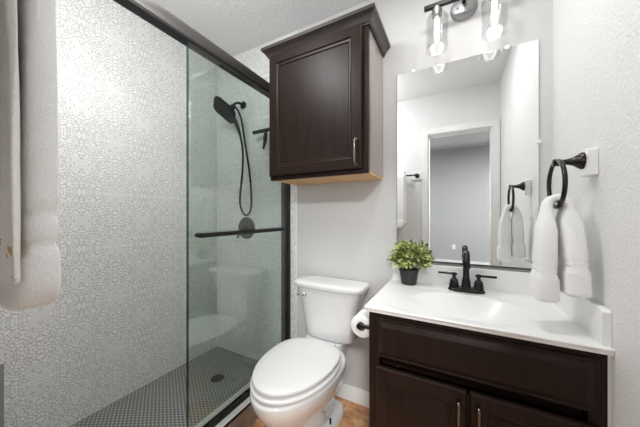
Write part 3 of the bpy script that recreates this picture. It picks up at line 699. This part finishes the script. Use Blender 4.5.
# ------------------------------------------------------------------ towel bar on the doorway wall (left foreground)
by_, bz = 0.070, 1.60
tb = thing('towel_bar', 'black towel bar with white end block left of the doorway, seen in the mirror', 'towel bar', (-0.62, -0.02, bz))
for x in (-0.375, -0.970):
    blk = part('mounting_block', box(new(), x-0.062, x+0.062, -0.02, -0.002, bz-0.045, bz+0.045), M['plate'], tb, bevel=0.004, label='white mounting block')
    bm = new(); lathe(bm, (x, -0.002, bz), (0, 1, 0), [(0.0002, 0.024), (0.005, 0.024), (0.014, 0.014), (0.03, 0.010), (0.078, 0.010), (0.080, 0.013), (0.098, 0.013), (0.100, 0.009)], 20)
    part('post', bm, M['black'], tb)
bm = new(); tube(bm, [(-0.96, by_, bz), (-0.385, by_, bz)], 0.008, 14); part('bar', bm, M['black'], tb)
# bath towel folded over the bar
def fold_path(x, yb, yf, zb, zf, top, off):
    return dense(smooth_path([(x, yb, zb), (x, yb, bz-0.05), (x, by_-off*0.9, bz), (x, by_-off*0.55, top-0.004), (x, by_, top), (x, by_+off*0.55, top-0.004), (x, by_+off*0.9, bz), (x, yf, bz-0.06), (x, yf, zf)], 8), 150)
fp = fold_path(-0.700, 0.022, 0.128, 1.13, 1.034, bz+0.044, 0.047)
def bt_t(t):
    e = 1-t; k = 0.030+0.018*max(0, (t-0.6)/0.4)
    b = 1.0
    if t > 0.5:
        for c_ in (0.072, 0.108): b -= 0.13*math.exp(-((e-c_)/0.005)**2)
        b += 0.12*(1-min(1, max(0, (e-0.06)/0.012)))
    return min(k, 0.030 if t < 0.55 else 1)*b
def bt_w(t):
    e = 1-t; b = 0.0
    if t > 0.5:
        for c_ in (0.072, 0.108): b -= 0.004*math.exp(-((e-c_)/0.006)**2)
        b -= 0.02*max(0, (0.03-e)/0.03)**2
    return 0.205+b
bt = finish('bath_towel', drape(new(), fp, (1, 0, 0), bt_w, bt_t, n=44, p=5, wob=0.004, seed=5.0), M['towel_w'], origin=(-0.66, by_, bz-0.5))
tag(bt, 'large white bath towel folded over the bar at the left of the picture', 'towel')
# narrower towel with gold sprigs, hung over the bath towel
GX = -0.630
op = dense(smooth_path([(GX, 0.054, 1.25), (GX, 0.054, 1.50), (GX, 0.050, bz), (GX, by_-0.012, bz+0.016), (GX, by_, bz+0.020), (GX, by_+0.013, bz+0.016), (GX, 0.093, bz), (GX, 0.098, 1.45), (GX, 0.100, 1.078)], 8), 130)
def pleat(bm):
    for v in bm.verts:
        if v.co.y > 0.08: v.co.y += 0.003*math.sin((v.co.x+0.08*(v.co.z-1.3))*95)*min(1, max(0, (1.62-v.co.z)/0.2))
    return bm
gt = finish('guest_towel', pleat(drape(new(), op, (1, 0, 0), lambda t: 0.150+0.004*t, lambda t: 0.010, n=60, p=3.2, wob=0.004, seed=9.0)), M['gold'], origin=(GX, by_, bz))
tag(gt, 'narrow ivory towel with gold sprigs hanging behind the large bath towel', 'towel')

# ------------------------------------------------------------------ lamps overhead and the bedroom outlet
cl = thing('ceiling_lamp', 'round opal ceiling lamp over the middle of the bathroom', 'light', (LX, LY, CEIL))
bm = new(); lathe(bm, (LX, LY, CEIL), (0, 0, -1), [(0, 0.18), (0.02, 0.18), (0.022, 0.165)], 36); part('mounting_plate', bm, M['nickel'], cl)
bm = new(); lathe(bm, (LX, LY, CEIL-0.0225), (0, 0, -1), [(0, 0.160), (0.03, 0.155), (0.05, 0.125), (0.062, 0.07), (0.065, 0.01)], 36); part('dome', bm, M['dome'], cl)
for lx, ly, lab in ((-1.45, 0.62, 'added round fill lamp in the ceiling above the shower'), (-0.06, 0.92, 'added round fill lamp in the ceiling in front of the vanity')):
    sl = thing('added_lamp', lab, 'light', (lx, ly, CEIL), 'added ceiling lamps')  # unseen fixtures added to carry the two ceiling fill lights
    bm = new(); lathe(bm, (lx, ly, CEIL), (0, 0, -1), [(0, 0.085), (0.006, 0.085), (0.009, 0.075), (0.010, 0.07)], 32); part('trim_ring', bm, M['plate'], sl)
    bm = new(); lathe(bm, (lx, ly, CEIL-0.0102), (0, 0, -1), [(0, 0.068), (0.004, 0.062), (0.006, 0.02)], 28); part('lens', bm, M['dome'], sl)
bo = thing('bedroom_outlet', 'small white outlet low on the far bedroom wall, seen in the mirror', 'outlet', (-0.04, -3.8, 0.42))
part('cover_plate', box(new(), -0.075, -0.005, -3.8, -3.794, 0.365, 0.48), M['plate'], bo, bevel=0.003)
for z in (0.40, 0.445): part('socket', box(new(), -0.056, -0.024, -3.7938, -3.791, z-0.016, z+0.016), M['plate'], bo)
